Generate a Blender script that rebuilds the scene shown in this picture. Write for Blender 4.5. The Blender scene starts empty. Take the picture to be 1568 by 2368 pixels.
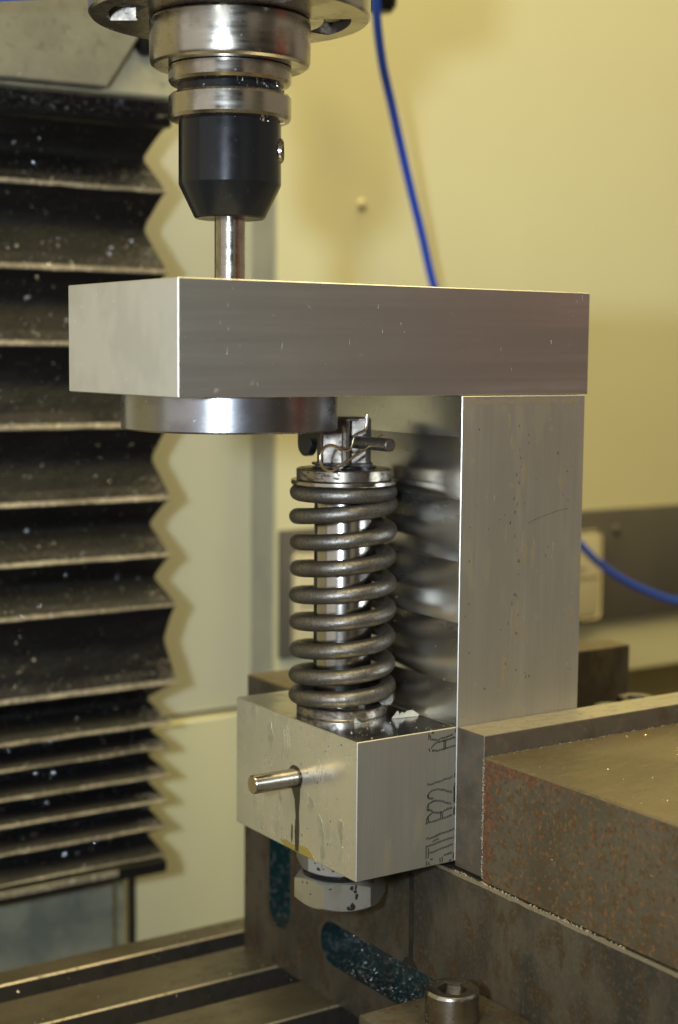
import bpy, bmesh, math, random
from mathutils import Vector, Matrix, noise
random.seed(7)
PI = math.pi
ZO = 332.0            # millimetres from the machine table to the underside of the top bar
MM = 0.001
col = bpy.context.scene.collection
sc = bpy.context.scene

# ------------------------------------------------------------------ camera, lamps, exposure
def W(x, y, z): return Vector((x*MM, y*MM, (z+ZO)*MM))
cam = bpy.data.cameras.new('camera'); camo = bpy.data.objects.new('camera', cam); col.objects.link(camo)
CR = Vector((0.83302572, -0.55316764, 0.00858632)); CF = Vector((0.55103073, 0.82822399, -0.10203019)); CU = CR.cross(CF)
CP = (-299.933, -572.215, 18.967)
camo.matrix_world = Matrix.Translation(W(*CP)) @ Matrix((CR, CU, -CF)).transposed().to_4x4()
cam.sensor_fit = 'VERTICAL'; cam.sensor_height = 23.6; cam.sensor_width = 15.63
cam.lens = 3565.3/2367.0*23.6
cam.clip_start = 0.02; cam.clip_end = 30
cam.dof.use_dof = True; cam.dof.focus_distance = 0.712; cam.dof.aperture_fstop = 4.2
sc.camera = camo

world = bpy.data.worlds.new("World"); sc.world = world; world.use_nodes = True
wn = world.node_tree.nodes; wl = world.node_tree.links
bg = wn['Background']
wtc = wn.new('ShaderNodeTexCoord'); wno = wn.new('ShaderNodeTexNoise'); wr = wn.new('ShaderNodeValToRGB')
wno.inputs['Scale'].default_value = 1.7; wno.inputs['Detail'].default_value = 3; wno.inputs['Roughness'].default_value = .55
wl.new(wtc.outputs['Generated'], wno.inputs['Vector']); wl.new(wno.outputs['Fac'], wr.inputs['Fac']); wl.new(wr.outputs['Color'], bg.inputs['Color'])
e = wr.color_ramp.elements; e[0].position = .40; e[0].color = (.09, .075, .055, 1); e[1].position = .60; e[1].color = (.85, .735, .52, 1)
bg.inputs['Strength'].default_value = 0.42

def lamp(name, kind, loc, target, power, color, **k):
    l = bpy.data.lights.new(name, kind); o = bpy.data.objects.new(name, l); col.objects.link(o)
    o.location = W(*loc); o.rotation_euler = (W(*target)-W(*loc)).to_track_quat('-Z', 'Y').to_euler()
    l.energy = power; l.color = color
    for a, b in k.items(): setattr(l, a, b)
    return o
fl = Vector(CP) - CR*130 + CU*22
lamp('camera_flash', 'SPOT', fl, (110, 60, 10), 25, (.74, .87, 1.0), shadow_soft_size=.022, spot_size=math.radians(84), spot_blend=1.0)
lamp('ceiling_tube', 'AREA', (-500, -500, 1500), (100, 0, -100), 38, (1.0, .84, .42), shape='RECTANGLE', size=1.8, size_y=.4)
lamp('ceiling_tube', 'AREA', (500, 300, 1500), (150, 100, -150), 36, (1.0, .84, .42), shape='RECTANGLE', size=1.8, size_y=.4)
lamp('left_fill', 'AREA', (-1500, -250, 350), (80, 40, -120), 4.5, (1.0, .96, .86), shape='RECTANGLE', size=1.3, size_y=1.5)  # added soft fill from the left, brightens the bar end and block
sc.view_settings.view_transform = 'Standard'; sc.view_settings.look = 'None'
sc.view_settings.exposure = -0.08; sc.view_settings.gamma = 1.0

# ------------------------------------------------------------------ materials
def nt(name):
    m = bpy.data.materials.new(name); m.use_nodes = True
    n = m.node_tree.nodes; l = m.node_tree.links
    return m, n, l, n['Principled BSDF']
def coords(n, l, scale):
    tc = n.new('ShaderNodeTexCoord'); mp = n.new('ShaderNodeMapping'); mp.vector_type = 'POINT'
    mp.inputs['Scale'].default_value = [s*1000 for s in scale]
    l.new(tc.outputs['Object'], mp.inputs['Vector']); return mp.outputs['Vector']
def ntex(n, l, scale, detail=3, rough=.55, dist=0):
    t = n.new('ShaderNodeTexNoise'); t.inputs['Scale'].default_value = 1; t.inputs['Detail'].default_value = detail
    t.inputs['Roughness'].default_value = rough; t.inputs['Distortion'].default_value = dist
    l.new(coords(n, l, scale), t.inputs['Vector']); return t.outputs['Fac']
def ramp(n, l, f, a, b, va=0.0, vb=1.0):
    r = n.new('ShaderNodeMapRange'); r.inputs['From Min'].default_value = a; r.inputs['From Max'].default_value = b
    r.inputs['To Min'].default_value = va; r.inputs['To Max'].default_value = vb
    l.new(f, r.inputs['Value']); return r.outputs['Result']
def mixc(n, l, f, a, b):
    m = n.new('ShaderNodeMix'); m.data_type = 'RGBA'
    l.new(f, m.inputs[0])
    for s, v in ((m.inputs[6], a), (m.inputs[7], b)):
        if isinstance(v, (tuple, list)): s.default_value = (*v[:3], 1)
        else: l.new(v, s)
    return m.outputs[2]
def mixf(n, l, f, a, b):
    m = n.new('ShaderNodeMix'); m.data_type = 'FLOAT'
    l.new(f, m.inputs[0])
    for s, v in ((m.inputs[2], a), (m.inputs[3], b)):
        if isinstance(v, (int, float)): s.default_value = v
        else: l.new(v, s)
    return m.outputs[0]
def mat(name, base, metal=0., rough=.5, layers=(), bumps=(), rvar=None, aniso=0., spec=None, coat=0.):
    """layers: (scale3, detail, lo, hi, colour, metallic, roughness, strength); bumps: (scale3, detail, height mm)"""
    m, n, l, p = nt(name)
    c, me, r = base, metal, rough
    if rvar:
        sc3, d, amt = rvar
        r = ramp(n, l, ntex(n, l, sc3, d), .3, .7, max(.03, rough-amt), min(1, rough+amt))
    for (sc3, d, lo, hi, colr, m2, r2, st) in layers:
        f = ramp(n, l, ntex(n, l, sc3, d, .6), lo, hi, 0, st)
        c = mixc(n, l, f, c, colr); me = mixf(n, l, f, me, m2); r = mixf(n, l, f, r, r2)
    for s, v in (('Base Color', c), ('Metallic', me), ('Roughness', r)):
        if isinstance(v, (tuple, list)): p.inputs[s].default_value = (*v[:3], 1)
        elif isinstance(v, (int, float)): p.inputs[s].default_value = v
        else: l.new(v, p.inputs[s])
    prev = None
    for (sc3, d, h) in bumps:
        b = n.new('ShaderNodeBump'); b.inputs['Strength'].default_value = 1; b.inputs['Distance'].default_value = h*MM
        l.new(ntex(n, l, sc3, d, .6), b.inputs['Height'])
        if prev: l.new(prev, b.inputs['Normal'])
        prev = b.outputs['Normal']
    if prev: l.new(prev, p.inputs['Normal'])
    if aniso: p.inputs['Anisotropic'].default_value = aniso
    if spec is not None: p.inputs['Specular IOR Level'].default_value = spec
    if coat: p.inputs['Coat Weight'].default_value = coat; p.inputs['Coat Roughness'].default_value = .15
    return m
SPK = (.9, .9, .9)
stain = (.16, .12, .06)
ALU = mat('drawn_aluminium', (.43, .425, .405), .88, .37, [((.003, .003, .09), 3, .42, .58, (.345, .34, .325), .9, .42, .85), ((.012,)*3, 4, .42, .62, (.36, .355, .335), .9, .42, .7), ((.5, .5, .5), 2, .70, .76, (.70, .70, .68), 1, .5, .4), ((.09, .09, .09), 5, .66, .76, (.58, .54, .42), .6, .6, .5)], [((.02, .5, 2.2), 2, .004), ((.02, .02, .03), 2, .12)], ((.01, .01, .12), 3, .06))
ALUV = mat('drawn_aluminium_upright', (.455, .440, .39), .80, .42, [((.04, .04, .004), 3, .40, .60, (.385, .37, .32), .8, .46, .8), ((.9, .9, .012), 3, .46, .66, (.36, .345, .29), .8, .46, .5), ((.09, .09, .025), 6, .57, .70, (.31, .27, .16), .6, .55, .6), ((.6, .6, .6), 2, .72, .77, (.14, .10, .05), .3, .6, .7)], [((1.8, 1.8, .05), 2, .007), ((.03, .03, .02), 2, .12)], ((.3, .3, .02), 3, .05))
SAWN = mat('machined_aluminium', (.66, .645, .59), .82, .25, [((.03,)*3, 3, .40, .65, (.60, .585, .52), .8, .33, .8), ((.07, .07, .045), 5, .57, .70, (.46, .44, .38), .7, .46, .7), ((.12, .16, .10), 5, .62, .72, (.80, .79, .75), .7, .5, .5), ((.5,)*3, 2, .73, .77, (.06, .05, .03), .2, .5, .8)], [((.35, .30, .5), 3, .010), ((.03, .025, .025), 2, .30)], ((.05,)*3, 4, .06))
ENDF = mat('sawn_bar_end', (.56, .555, .54), .6, .42, [((.03,)*3, 3, .45, .62, (.49, .485, .47), .6, .45, .9), ((.5, .35, .15), 3, .70, .76, (.9, .9, .88), .8, .5, .7)], [((.02, .1, 1.2), 2, .006), ((.03,)*3, 2, .15)])
CHAM = mat('bright_edge', (.62, .60, .54), 1, .45)
STEEL = mat('turned_steel', (.43, .40, .355), 1, .22, [((.05,)*3, 4, .5, .66, (.27, .23, .18), 1, .34, .8), ((.6, .6, .6), 3, .66, .72, (.12, .09, .06), .7, .5, .7)], [((.1, .1, 1.5), 2, .004), ((.3,)*3, 2, .012)], ((.05, .05, .4), 3, .06))
OILST = mat('oily_dark_steel', (.15, .13, .11), .8, .42, [((.25,)*3, 4, .5, .64, (.26, .23, .19), .9, .36, .8), ((.4,)*3, 3, .58, .68, (.035, .028, .02), .3, .4, .9)], [((.3,)*3, 3, .05)])
BORE = mat('steel_boss', (.36, .36, .38), 1, .24, [((.02, .02, .04), 4, .45, .6, (.22, .21, .22), 1, .32, .8), ((.5,)*3, 2, .70, .76, (.8, .8, .85), 1, .3, .6)], [((.05, .05, .5), 3, .03), ((.3,)*3, 3, .02)])
ROD = mat('ground_rod_steel', (.42, .40, .365), 1, .18, [((.2, .2, .1), 3, .62, .72, (.26, .21, .15), 1, .28, .7)], [((.2,)*3, 2, .01)])
OXIDE = mat('black_oxide_steel', (.012, .0125, .014), .3, .23, [((.3,)*3, 4, .62, .76, (.05, .05, .05), .6, .35, .5)], [((.4,)*3, 2, .006)], ((.1,)*3, 3, .05), spec=.4)
SPRING = mat('spring_steel', (.175, .162, .142), .9, .41, [((.7,)*3, 5, .46, .62, (.27, .255, .23), 1, .38, .8), ((1.1,)*3, 4, .54, .68, (.045, .038, .03), .7, .55, .85), ((.08,)*3, 4, .52, .68, (.10, .08, .05), .8, .5, .8)], [((1.0,)*3, 4, .2), ((.3,)*3, 2, .12)])
PLATE = mat('stained_plate_steel', (.36, .33, .28), 1, .28, [((.22, .22, .5), 4, .50, .60, (.05, .035, .02), .6, .5, .9), ((.08,)*3, 3, .55, .68, (.30, .23, .10), .9, .4, .7)], [((.3,)*3, 3, .03)])
ZINC = mat('zinc_plate', (.66, .66, .62), .90, .33, [((.05,)*3, 3, .5, .62, (.56, .55, .44), .9, .33, .8)], [((.15,)*3, 2, .02)])
BRASSY = mat('spring_wire', (.70, .60, .40), 1, .26)
VICE = mat('rusty_vice_steel', (.098, .082, .054), .3, .48, [((.02,)*3, 4, .44, .62, (.066, .053, .033), .35, .50, .8), ((.22, .22, .22), 8, .49, .62, (.064, .034, .009), .1, .70, .9), ((.42,)*3, 7, .54, .66, (.16, .068, .014), .05, .75, .9), ((.22,)*3, 4, .67, .73, (.14, .042, .013), .05, .75, .7), ((.9,)*3, 2, .75, .79, (.3, .28, .24), .9, .4, .6)], [((.35,)*3, 4, .12), ((.05,)*3, 3, .3)])
VICED = mat('oily_vice_steel', (.088, .074, .052), .35, .42, [((.03, .03, .015), 4, .42, .58, (.042, .037, .030), .35, .40, .9), ((.11, .11, .07), 8, .50, .62, (.048, .028, .011), .2, .6, .9), ((.5,)*3, 6, .52, .68, (.125, .11, .085), .5, .5, .6), ((.35,)*3, 5, .64, .72, (.14, .060, .015), .1, .7, .8), ((.8,)*3, 2, .74, .79, (.4, .38, .34), .9, .4, .5)], [((.3,)*3, 4, .10), ((.05,)*3, 3, .3)])
VICETOP = mat('worn_vice_top', (.195, .160, .095), .65, .36, [((.02,)*3, 4, .42, .62, (.135, .11, .062), .65, .42, .85), ((.06, .25, .25), 6, .48, .68, (.19, .15, .085), .6, .4, .7), ((.15, .2, .2), 6, .56, .68, (.12, .07, .028), .3, .6, .75), ((.9,)*3, 2, .73, .77, (.7, .66, .5), .9, .3, .9)], [((.10, .25, .25), 4, .06), ((.03,)*3, 3, .25)])
JAWTOP = mat('jaw_top_edge', (.40, .36, .26), .6, .42, [((.12, .3, .3), 6, .48, .64, (.27, .23, .15), .5, .45, .8), ((.3,)*3, 5, .60, .68, (.14, .09, .04), .2, .6, .8)], [((.3,)*3, 4, .06)])
JAW = mat('hardened_jaw_steel', (.155, .135, .11), .7, .42, [((.05,)*3, 4, .48, .64, (.105, .09, .07), .7, .46, .8), ((.18,)*3, 7, .54, .66, (.085, .045, .018), .1, .7, .85), ((.09,)*3, 2, .74, .78, (.45, .44, .41), 1, .5, .7)], [((.3,)*3, 4, .04)])
RUST = mat('red_rust_patch', (.16, .055, .022), .05, .75, [((.4,)*3, 5, .45, .6, (.26, .11, .045), .05, .7, .9), ((.25,)*3, 5, .5, .62, (.10, .075, .05), .3, .55, .9)], [((.5,)*3, 5, .25)])
TEAL = mat('teal_casting_paint', (.006, .024, .024), 0, .34, [((.08,)*3, 4, .46, .62, (.012, .014, .012), 0, .3, .9), ((.35, .35, .35), 5, .53, .66, (.13, .13, .115), .6, .35, .85)], [((.5,)*3, 3, .2)])
TABLE = mat('worn_table_steel', (.135, .118, .083), .6, .40, [((.02, .03, .02), 4, .45, .62, (.088, .077, .054), .6, .44, .8), ((.10, .12, .1), 7, .50, .66, (.055, .042, .024), .3, .6, .8), ((.5,)*3, 2, .74, .79, (.6, .58, .5), .9, .3, .8)], [((.02, .4, .3), 3, .03), ((.04,)*3, 2, .3)])
TSLOT = mat('slot_wall_steel', (.05, .042, .032), .4, .5, [((.1,)*3, 4, .5, .65, (.02, .018, .015), .3, .6, .8)], [((.2,)*3, 3, .1)])
SLOTEDGE = mat('worn_slot_edge', (.50, .44, .34), .85, .42, [((.3,)*3, 3, .55, .65, (.2, .15, .08), .5, .5, .8)])
FAB = mat('black_bellows_cloth', (.0055, .0053, .0053), 0, .45, [((.02, .05, .05), 5, .58, .80, (.016, .0155, .014), 0, .5, .7), ((.5,)*3, 5, .62, .74, (.045, .044, .042), 0, .38, .65)], [((.8,)*3, 4, .45), ((.05, .1, .1), 4, 1.6)], spec=.28)
FABE = mat('dusty_bellows_edge', (.44, .385, .27), 0, .60, [((.012, .03, .03), 3, .38, .60, (.14, .12, .085), 0, .6, .85), ((.3, .5, .5), 5, .46, .62, (.15, .13, .09), 0, .6, .9), ((.35,)*3, 3, .60, .67, (.72, .66, .52), .3, .4, .8)], [((.5,)*3, 4, .5)])
FABM = mat('part_dusted_cloth', (.030, .027, .021), 0, .6, [((.018, .05, .05), 4, .44, .60, (.009, .0088, .0085), 0, .42, 1), ((.4,)*3, 4, .58, .70, (.13, .12, .09), 0, .5, .8)], [((.6,)*3, 4, .4)], spec=.25)
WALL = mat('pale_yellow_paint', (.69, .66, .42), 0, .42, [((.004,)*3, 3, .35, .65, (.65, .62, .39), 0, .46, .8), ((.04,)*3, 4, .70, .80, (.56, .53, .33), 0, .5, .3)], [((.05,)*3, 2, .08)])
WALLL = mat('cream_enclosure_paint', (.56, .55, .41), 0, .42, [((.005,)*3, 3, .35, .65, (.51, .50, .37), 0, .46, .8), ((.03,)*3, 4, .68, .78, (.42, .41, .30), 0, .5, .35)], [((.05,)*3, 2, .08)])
GREYV = mat('grey_corner_trim', (.36, .35, .29), 0, .45, [((.02,)*3, 3, .4, .6, (.30, .295, .25), 0, .5, .8)])
OLIVE = mat('olive_lower_panel', (.30, .255, .085), 0, .5, [((.02,)*3, 3, .4, .6, (.24, .20, .07), 0, .5, .8)])
TRUNK = mat('dark_grey_trunking', (.105, .095, .078), 0, .5, [((.02,)*3, 3, .4, .6, (.09, .083, .07), 0, .5, .8)])
CREAM = mat('cream_socket_plastic', (.62, .56, .36), 0, .35)
HEADP = mat('grey_machine_paint', (.20, .195, .15), 0, .38, [((.03,)*3, 4, .42, .62, (.15, .147, .115), 0, .42, .9), ((.14,)*3, 6, .54, .68, (.10, .096, .07), 0, .5, .7), ((.4,)*3, 2, .74, .79, (.7, .7, .7), .6, .3, .8)], [((.2,)*3, 3, .15)])
HEADL = mat('pale_machine_paint', (.38, .36, .26), 0, .38, [((.03,)*3, 4, .42, .62, (.29, .28, .20), 0, .42, .9), ((.10,)*3, 5, .56, .66, (.16, .16, .14), 0, .4, .7)], [((.2,)*3, 3, .15)])
GREEN = mat('grey_green_casting', (.34, .34, .24), 0, .4, [((.02,)*3, 4, .42, .62, (.17, .19, .155), 0, .4, .85), ((.2,)*3, 5, .6, .7, (.07, .075, .065), 0, .4, .6)], [((.1,)*3, 3, .3)])
DARK = mat('dark_gap_strip', (.02, .02, .022), 0, .4)
HOSE = mat('blue_air_hose', (.015, .085, .66), 0, .26, coat=.4)
CHIP = mat('aluminium_chip', (.9, .9, .92), 1, .32)
CHIPW = mat('brass_chip', (.95, .80, .52), 1, .35)
INK = mat('black_marker_ink', (.022, .017, .016), 0, .55)
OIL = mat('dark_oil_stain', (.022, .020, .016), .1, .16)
OILY = mat('thin_yellow_oil', (.30, .235, .06), .3, .15)
SCR = mat('bright_scratch', (.93, .92, .88), 1, .45)
DRYMK = mat('brown_smear', (.20, .135, .05), .4, .5)
GOUGE = mat('dark_scratch', (.10, .075, .06), .6, .5)
RED = mat('red_reflector_paint', (.48, .03, .03), 0, .5)
mf, n, l, p = nt('clear_plastic_shaving'); p.inputs['Base Color'].default_value = (.80, .80, .74, 1); p.inputs['Roughness'].default_value = .22
p.inputs['Transmission Weight'].default_value = .35; p.inputs['IOR'].default_value = 1.45; FLAKE = mf

# rust creeping in from the upper corner of the moving jaw
n = VICE.node_tree.nodes; l = VICE.node_tree.links; p = n['Principled BSDF']
tc = n.new('ShaderNodeTexCoord'); sx = n.new('ShaderNodeSeparateXYZ'); l.new(tc.outputs['Object'], sx.inputs[0])
def mm_(op, a, b=None):
    q = n.new('ShaderNodeMath'); q.operation = op
    for i, v in enumerate((a, b)):
        if v is None: continue
        if isinstance(v, (int, float)): q.inputs[i].default_value = v
        else: l.new(v, q.inputs[i])
    return q.outputs[0]
dy = mm_('SUBTRACT', -122.0, mm_('MULTIPLY', sx.outputs['Y'], 1000.0)); dz = mm_('SUBTRACT', 164.0, mm_('MULTIPLY', sx.outputs['Z'], 1000.0))
d = mm_('MINIMUM', mm_('ADD', dy, mm_('MULTIPLY', dz, .10)), mm_('ADD', mm_('MULTIPLY', dz, 1.2), mm_('MULTIPLY', dy, .16)))
msk = mm_('SUBTRACT', mm_('ADD', ramp(n, l, d, 1, 19, .42, -.22), ntex(n, l, (.13,)*3, 5, .65)), .5)
msk = ramp(n, l, msk, .02, .20, 0, .85)
oldc = p.inputs['Base Color'].links[0].from_socket; oldr = p.inputs['Roughness'].links[0].from_socket; oldm = p.inputs['Metallic'].links[0].from_socket
rc = mixc(n, l, ramp(n, l, ntex(n, l, (.45,)*3, 5, .65), .42, .62), (.060, .030, .014), (.155, .055, .018))
l.new(mixc(n, l, msk, oldc, rc), p.inputs['Base Color']); l.new(mixf(n, l, msk, oldr, .6), p.inputs['Roughness']); l.new(mixf(n, l, msk, oldm, .1), p.inputs['Metallic'])

# milled face of the column: cutter passes about 30 mm tall with arced tool marks
MILL, n, l, p = nt('fly_cut_aluminium')
p.inputs['Metallic'].default_value = 1; p.inputs['Anisotropic'].default_value = .5
tc = n.new('ShaderNodeTexCoord'); sx = n.new('ShaderNodeSeparateXYZ'); l.new(tc.outputs['Object'], sx.inputs[0])
def mth(op, a, b=None):
    q = n.new('ShaderNodeMath'); q.operation = op
    for i, v in enumerate((a, b)):
        if v is None: continue
        if isinstance(v, (int, float)): q.inputs[i].default_value = v
        else: l.new(v, q.inputs[i])
    return q.outputs[0]
zz = mth('MULTIPLY', sx.outputs['Z'], 1000.0); yy = mth('MULTIPLY', sx.outputs['Y'], 1000.0)
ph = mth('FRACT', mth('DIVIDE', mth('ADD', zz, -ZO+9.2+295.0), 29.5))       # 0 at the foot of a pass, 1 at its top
# arc marks: distance from the cutter's axis that travels along Y at mid-pass
cz = mth('MULTIPLY', mth('SUBTRACT', ph, .5), 29.5)
arc = mth('SQRT', mth('SUBTRACT', 900.0, mth('MULTIPLY', cz, cz)))
av = mth('ADD', yy, arc)
wno = n.new('ShaderNodeTexNoise'); wno.noise_dimensions = '2D'; cmb = n.new('ShaderNodeCombineXYZ')
l.new(mth('MULTIPLY', av, 1.6), cmb.inputs[0]); l.new(mth('MULTIPLY', zz, .02), cmb.inputs[1]); l.new(cmb.outputs[0], wno.inputs['Vector'])
wno.inputs['Scale'].default_value = 1; wno.inputs['Detail'].default_value = 3
big = ntex(n, l, (.03, .03, .05), 3); sm = ntex(n, l, (.25, .25, .25), 3)
rr = mth('ADD', ramp(n, l, big,   .3, .7, .15, .25), mth('MULTIPLY', ph, .07))
l.new(mixf(n, l, ramp(n, l, sm, .68, .74, 0, .35), rr, .45), p.inputs['Roughness'])
l.new(mixc(n, l, ramp(n, l, ph, .0, 1., 0, 1), (.74, .73, .70), (.44, .43, .415)), p.inputs['Base Color'])  # each pass's reflected light and dark put into the colour, dark at its top
hgt = mth('ADD', mth('MULTIPLY', mth('POWER', mth('ABSOLUTE', cz), 2.0), .0055), mth('MULTIPLY', wno.outputs['Fac'], .022))
hgt = mth('ADD', hgt, mth('MULTIPLY', big, .05))
b = n.new('ShaderNodeBump'); b.inputs['Strength'].default_value = 1; b.inputs['Distance'].default_value = MM
l.new(hgt, b.inputs['Height']); l.new(b.outputs['Normal'], p.inputs['Normal'])

# ------------------------------------------------------------------ mesh helpers (all millimetres, z = 0 under the top bar)
def link(name, bm, m, parent=None, base=None, smooth=35):
    """bm holds scene millimetres; the object's origin goes to base (or the parent's base)"""
    if base is None: base = (0, 0, -ZO)
    base = Vector(base)
    bm.normal_update()
    for f in bm.faces: f.smooth = True
    for ed in bm.edges:
        if len(ed.link_faces) == 2: ed.smooth = ed.calc_face_angle(0) < math.radians(smooth)
    for v in bm.verts: v.co = (v.co - base)*MM
    me = bpy.data.meshes.new(name); bm.to_mesh(me); bm.free()
    for mm in (m if isinstance(m, (list, tuple)) else [m]): me.materials.append(mm)
    o = bpy.data.objects.new(name, me); col.objects.link(o)
    if parent:
        o.parent = parent
        pb = Vector(root_b[parent.name]) if parent.name in root_b else base
        o.location = (base - pb)*MM
    else: o.location = W(*base)
    root_b[o.name] = tuple(base)
    return o
root_b = {}
class Th(dict): pass
def thing(name, label, cat, base, group=None):
    o = bpy.data.objects.new(name, None); col.objects.link(o); o.empty_display_size = .01
    o.location = W(*base); o['label'] = label; o['category'] = cat
    if group: o['group'] = group
    root_b[o.name] = tuple(base); return o
def part(name, bm, m, parent, smooth=35): return link(name, bm, m, parent, root_b[parent.name], smooth)
def solo(name, bm, m, base, label=None, cat=None, group=None, kind=None, smooth=35):
    o = link(name, bm, m, None, base, smooth)
    if label: o['label'] = label
    if cat: o['category'] = cat
    if group: o['group'] = group
    if kind: o['kind'] = kind
    return o
def box(bm, x0, x1, y0, y1, z0, z1, bev=0, mi=0, bmi=None, seg=1):
    t = bmesh.new()
    vs = [t.verts.new((x, y, z)) for x in (x0, x1) for y in (y0, y1) for z in (z0, z1)]
    for q in ((0, 1, 3, 2), (4, 6, 7, 5), (0, 4, 5, 1), (2, 3, 7, 6), (0, 2, 6, 4), (1, 5, 7, 3)):
        f = t.faces.new([vs[i] for i in q]); f.material_index = mi
    bmesh.ops.recalc_face_normals(t, faces=t.faces)
    if bev:
        r = bmesh.ops.bevel(t, geom=list(t.edges), offset=bev, segments=seg, affect='EDGES', profile=.5)
        if bmi is not None:
            for f in r['faces']: f.material_index = bmi
    merge(bm, t); return bm
def merge(bm, t):
    m = bpy.data.meshes.new('t'); t.to_mesh(m); t.free(); bm.from_mesh(m); bpy.data.meshes.remove(m)
def lathe(bm, prof, cx, cy, n=96, axis='z', cz=0, mi=0, cap=True):
    """prof: (r, h) list; revolved about the axis through (cx,cy,cz)"""
    t = bmesh.new(); rings = []
    def pt(r, a, h):
        if axis == 'z': return (cx+r*math.cos(a), cy+r*math.sin(a), h)
        if axis == 'y': return (cx+r*math.cos(a), h, cz+r*math.sin(a))
        return (h, cy+r*math.cos(a), cz+r*math.sin(a))
    for r, h in prof: rings.append([t.verts.new(pt(r, 2*PI*i/n, h)) for i in range(n)])
    for a, b_ in zip(rings, rings[1:]):
        for i in range(n): t.faces.new((a[i], a[(i+1) % n], b_[(i+1) % n], b_[i]))
    if cap: t.faces.new(rings[0]); t.faces.new(rings[-1])
    for f in t.faces: f.material_index = mi
    bmesh.ops.recalc_face_normals(t, faces=t.faces)
    merge(bm, t); return bm
def tube(bm, pts, r, n=10, mi=0, clamp=None, cap=True):
    t = bmesh.new(); pts = [Vector(q) for q in pts]; rings = []
    tan = (pts[1]-pts[0]).normalized(); up = Vector((0, 0, 1)) if abs(tan.z) < .9 else Vector((1, 0, 0))
    nv = (up - tan*up.dot(tan)).normalized()
    for i, q in enumerate(pts):
        tn = (pts[min(i+1, len(pts)-1)]-pts[max(i-1, 0)]).normalized()
        nv = (nv - tn*nv.dot(tn)).normalized(); bn = tn.cross(nv)
        rr = r(i/(len(pts)-1)) if callable(r) else r
        ring = []
        for k in range(n):
            c = q + (nv*math.cos(2*PI*k/n)+bn*math.sin(2*PI*k/n))*rr
            if clamp: c.z = min(max(c.z, clamp[0]), clamp[1])
            ring.append(t.verts.new(c))
        rings.append(ring)
    for a, b_ in zip(rings, rings[1:]):
        for i in range(n): t.faces.new((a[i], a[(i+1) % n], b_[(i+1) % n], b_[i]))
    if cap: t.faces.new(rings[0]); t.faces.new(rings[-1])
    for f in t.faces: f.material_index = mi
    bmesh.ops.recalc_face_normals(t, faces=t.faces)
    merge(bm, t); return bm
def smoothpath(p, k=8):
    p = [Vector(q) for q in p]; out = []
    for i in range(len(p)-1):
        a, b_, c, d = p[max(i-1, 0)], p[i], p[i+1], p[min(i+2, len(p)-1)]
        for j in range(k):
            s = j/k
            out.append(.5*((2*b_)+(-a+c)*s+(2*a-5*b_+4*c-d)*s*s+(-a+3*b_-3*c+d)*s**3))
    out.append(p[-1]); return out
def prism(bm, poly, axis, h0, h1, mi=0, bev=0, bmi=None):
    """poly in the two other axes; extruded between h0 and h1"""
    t = bmesh.new()
    def pt(a, b_, h): return {'x': (h, a, b_), 'y': (a, h, b_), 'z': (a, b_, h)}[axis]
    lo = [t.verts.new(pt(a, b_, h0)) for a, b_ in poly]; hi = [t.verts.new(pt(a, b_, h1)) for a, b_ in poly]
    t.faces.new(lo); t.faces.new(hi); k = len(poly)
    for i in range(k): t.faces.new((lo[i], lo[(i+1) % k], hi[(i+1) % k], hi[i]))
    for f in t.faces: f.material_index = mi
    bmesh.ops.recalc_face_normals(t, faces=t.faces)
    if bev:
        r = bmesh.ops.bevel(t, geom=list(t.edges), offset=bev, segments=1, affect='EDGES')
        if bmi is not None:
            for f in r['faces']: f.material_index = bmi
    merge(bm, t); return bm
def B(): return bmesh.new()
def blob(cy, cz, ry, rz, seed, n=22, amp=.35):
    rnd = random.Random(seed); ph_ = [rnd.uniform(0, 6.28) for _ in range(4)]
    return [(cy+ry*math.cos(a)*(1+amp*(math.sin(2*a+ph_[0])*.4+math.sin(3*a+ph_[1])*.4+math.sin(5*a+ph_[2])*.25)),
             cz+rz*math.sin(a)*(1+amp*(math.sin(2*a+ph_[1])*.4+math.sin(3*a+ph_[3])*.4+math.sin(7*a+ph_[0])*.2))) for a in [2*PI*i/n for i in range(n)]]

# ------------------------------------------------------------------ setting: walls
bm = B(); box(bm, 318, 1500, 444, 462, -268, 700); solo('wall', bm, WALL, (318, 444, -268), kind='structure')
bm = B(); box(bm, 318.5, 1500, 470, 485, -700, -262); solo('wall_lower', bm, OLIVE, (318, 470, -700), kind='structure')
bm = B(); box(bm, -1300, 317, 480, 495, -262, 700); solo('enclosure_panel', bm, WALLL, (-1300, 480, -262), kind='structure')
bm = B(); box(bm, 316.2, 318, 447, 480, -700, 700, .6); solo('corner_trim', bm, GREYV, (316, 447, -700), kind='structure')
bm = B(); box(bm, -1300, 316, 471, 490, -700, -266, 1.2); solo('enclosure_lower_panel', bm, WALL, (-1300, 471, -700), kind='structure')
bm = B(); box(bm, 203, 209, 469.5, 471, -460, -380, .5); solo('panel_gap_strip', bm, DARK, (203, 469, -460), 'dark strip drawn for the shaded gap in the low cream panel', 'rubber seal')  # dark strip laid on the panel in place of a shaded gap
for nm, (x, y, z), lb in (('wall_stud', (395, 444, 136), 'small pale stud on the bare yellow wall left of the hose'), ('wall_stud', (671, 437, -136), 'small grey stud on the dark trunking above the blue hose')):
    bm = B(); lathe(bm, [(4.2, y), (4.2, y-1), (3.0, y-2.6), (1, y-3.2)], x, 0, 24, 'y', z); solo(nm, bm, CREAM if z > 0 else TRUNK, (x, y, z), lb, 'stud')
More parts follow.
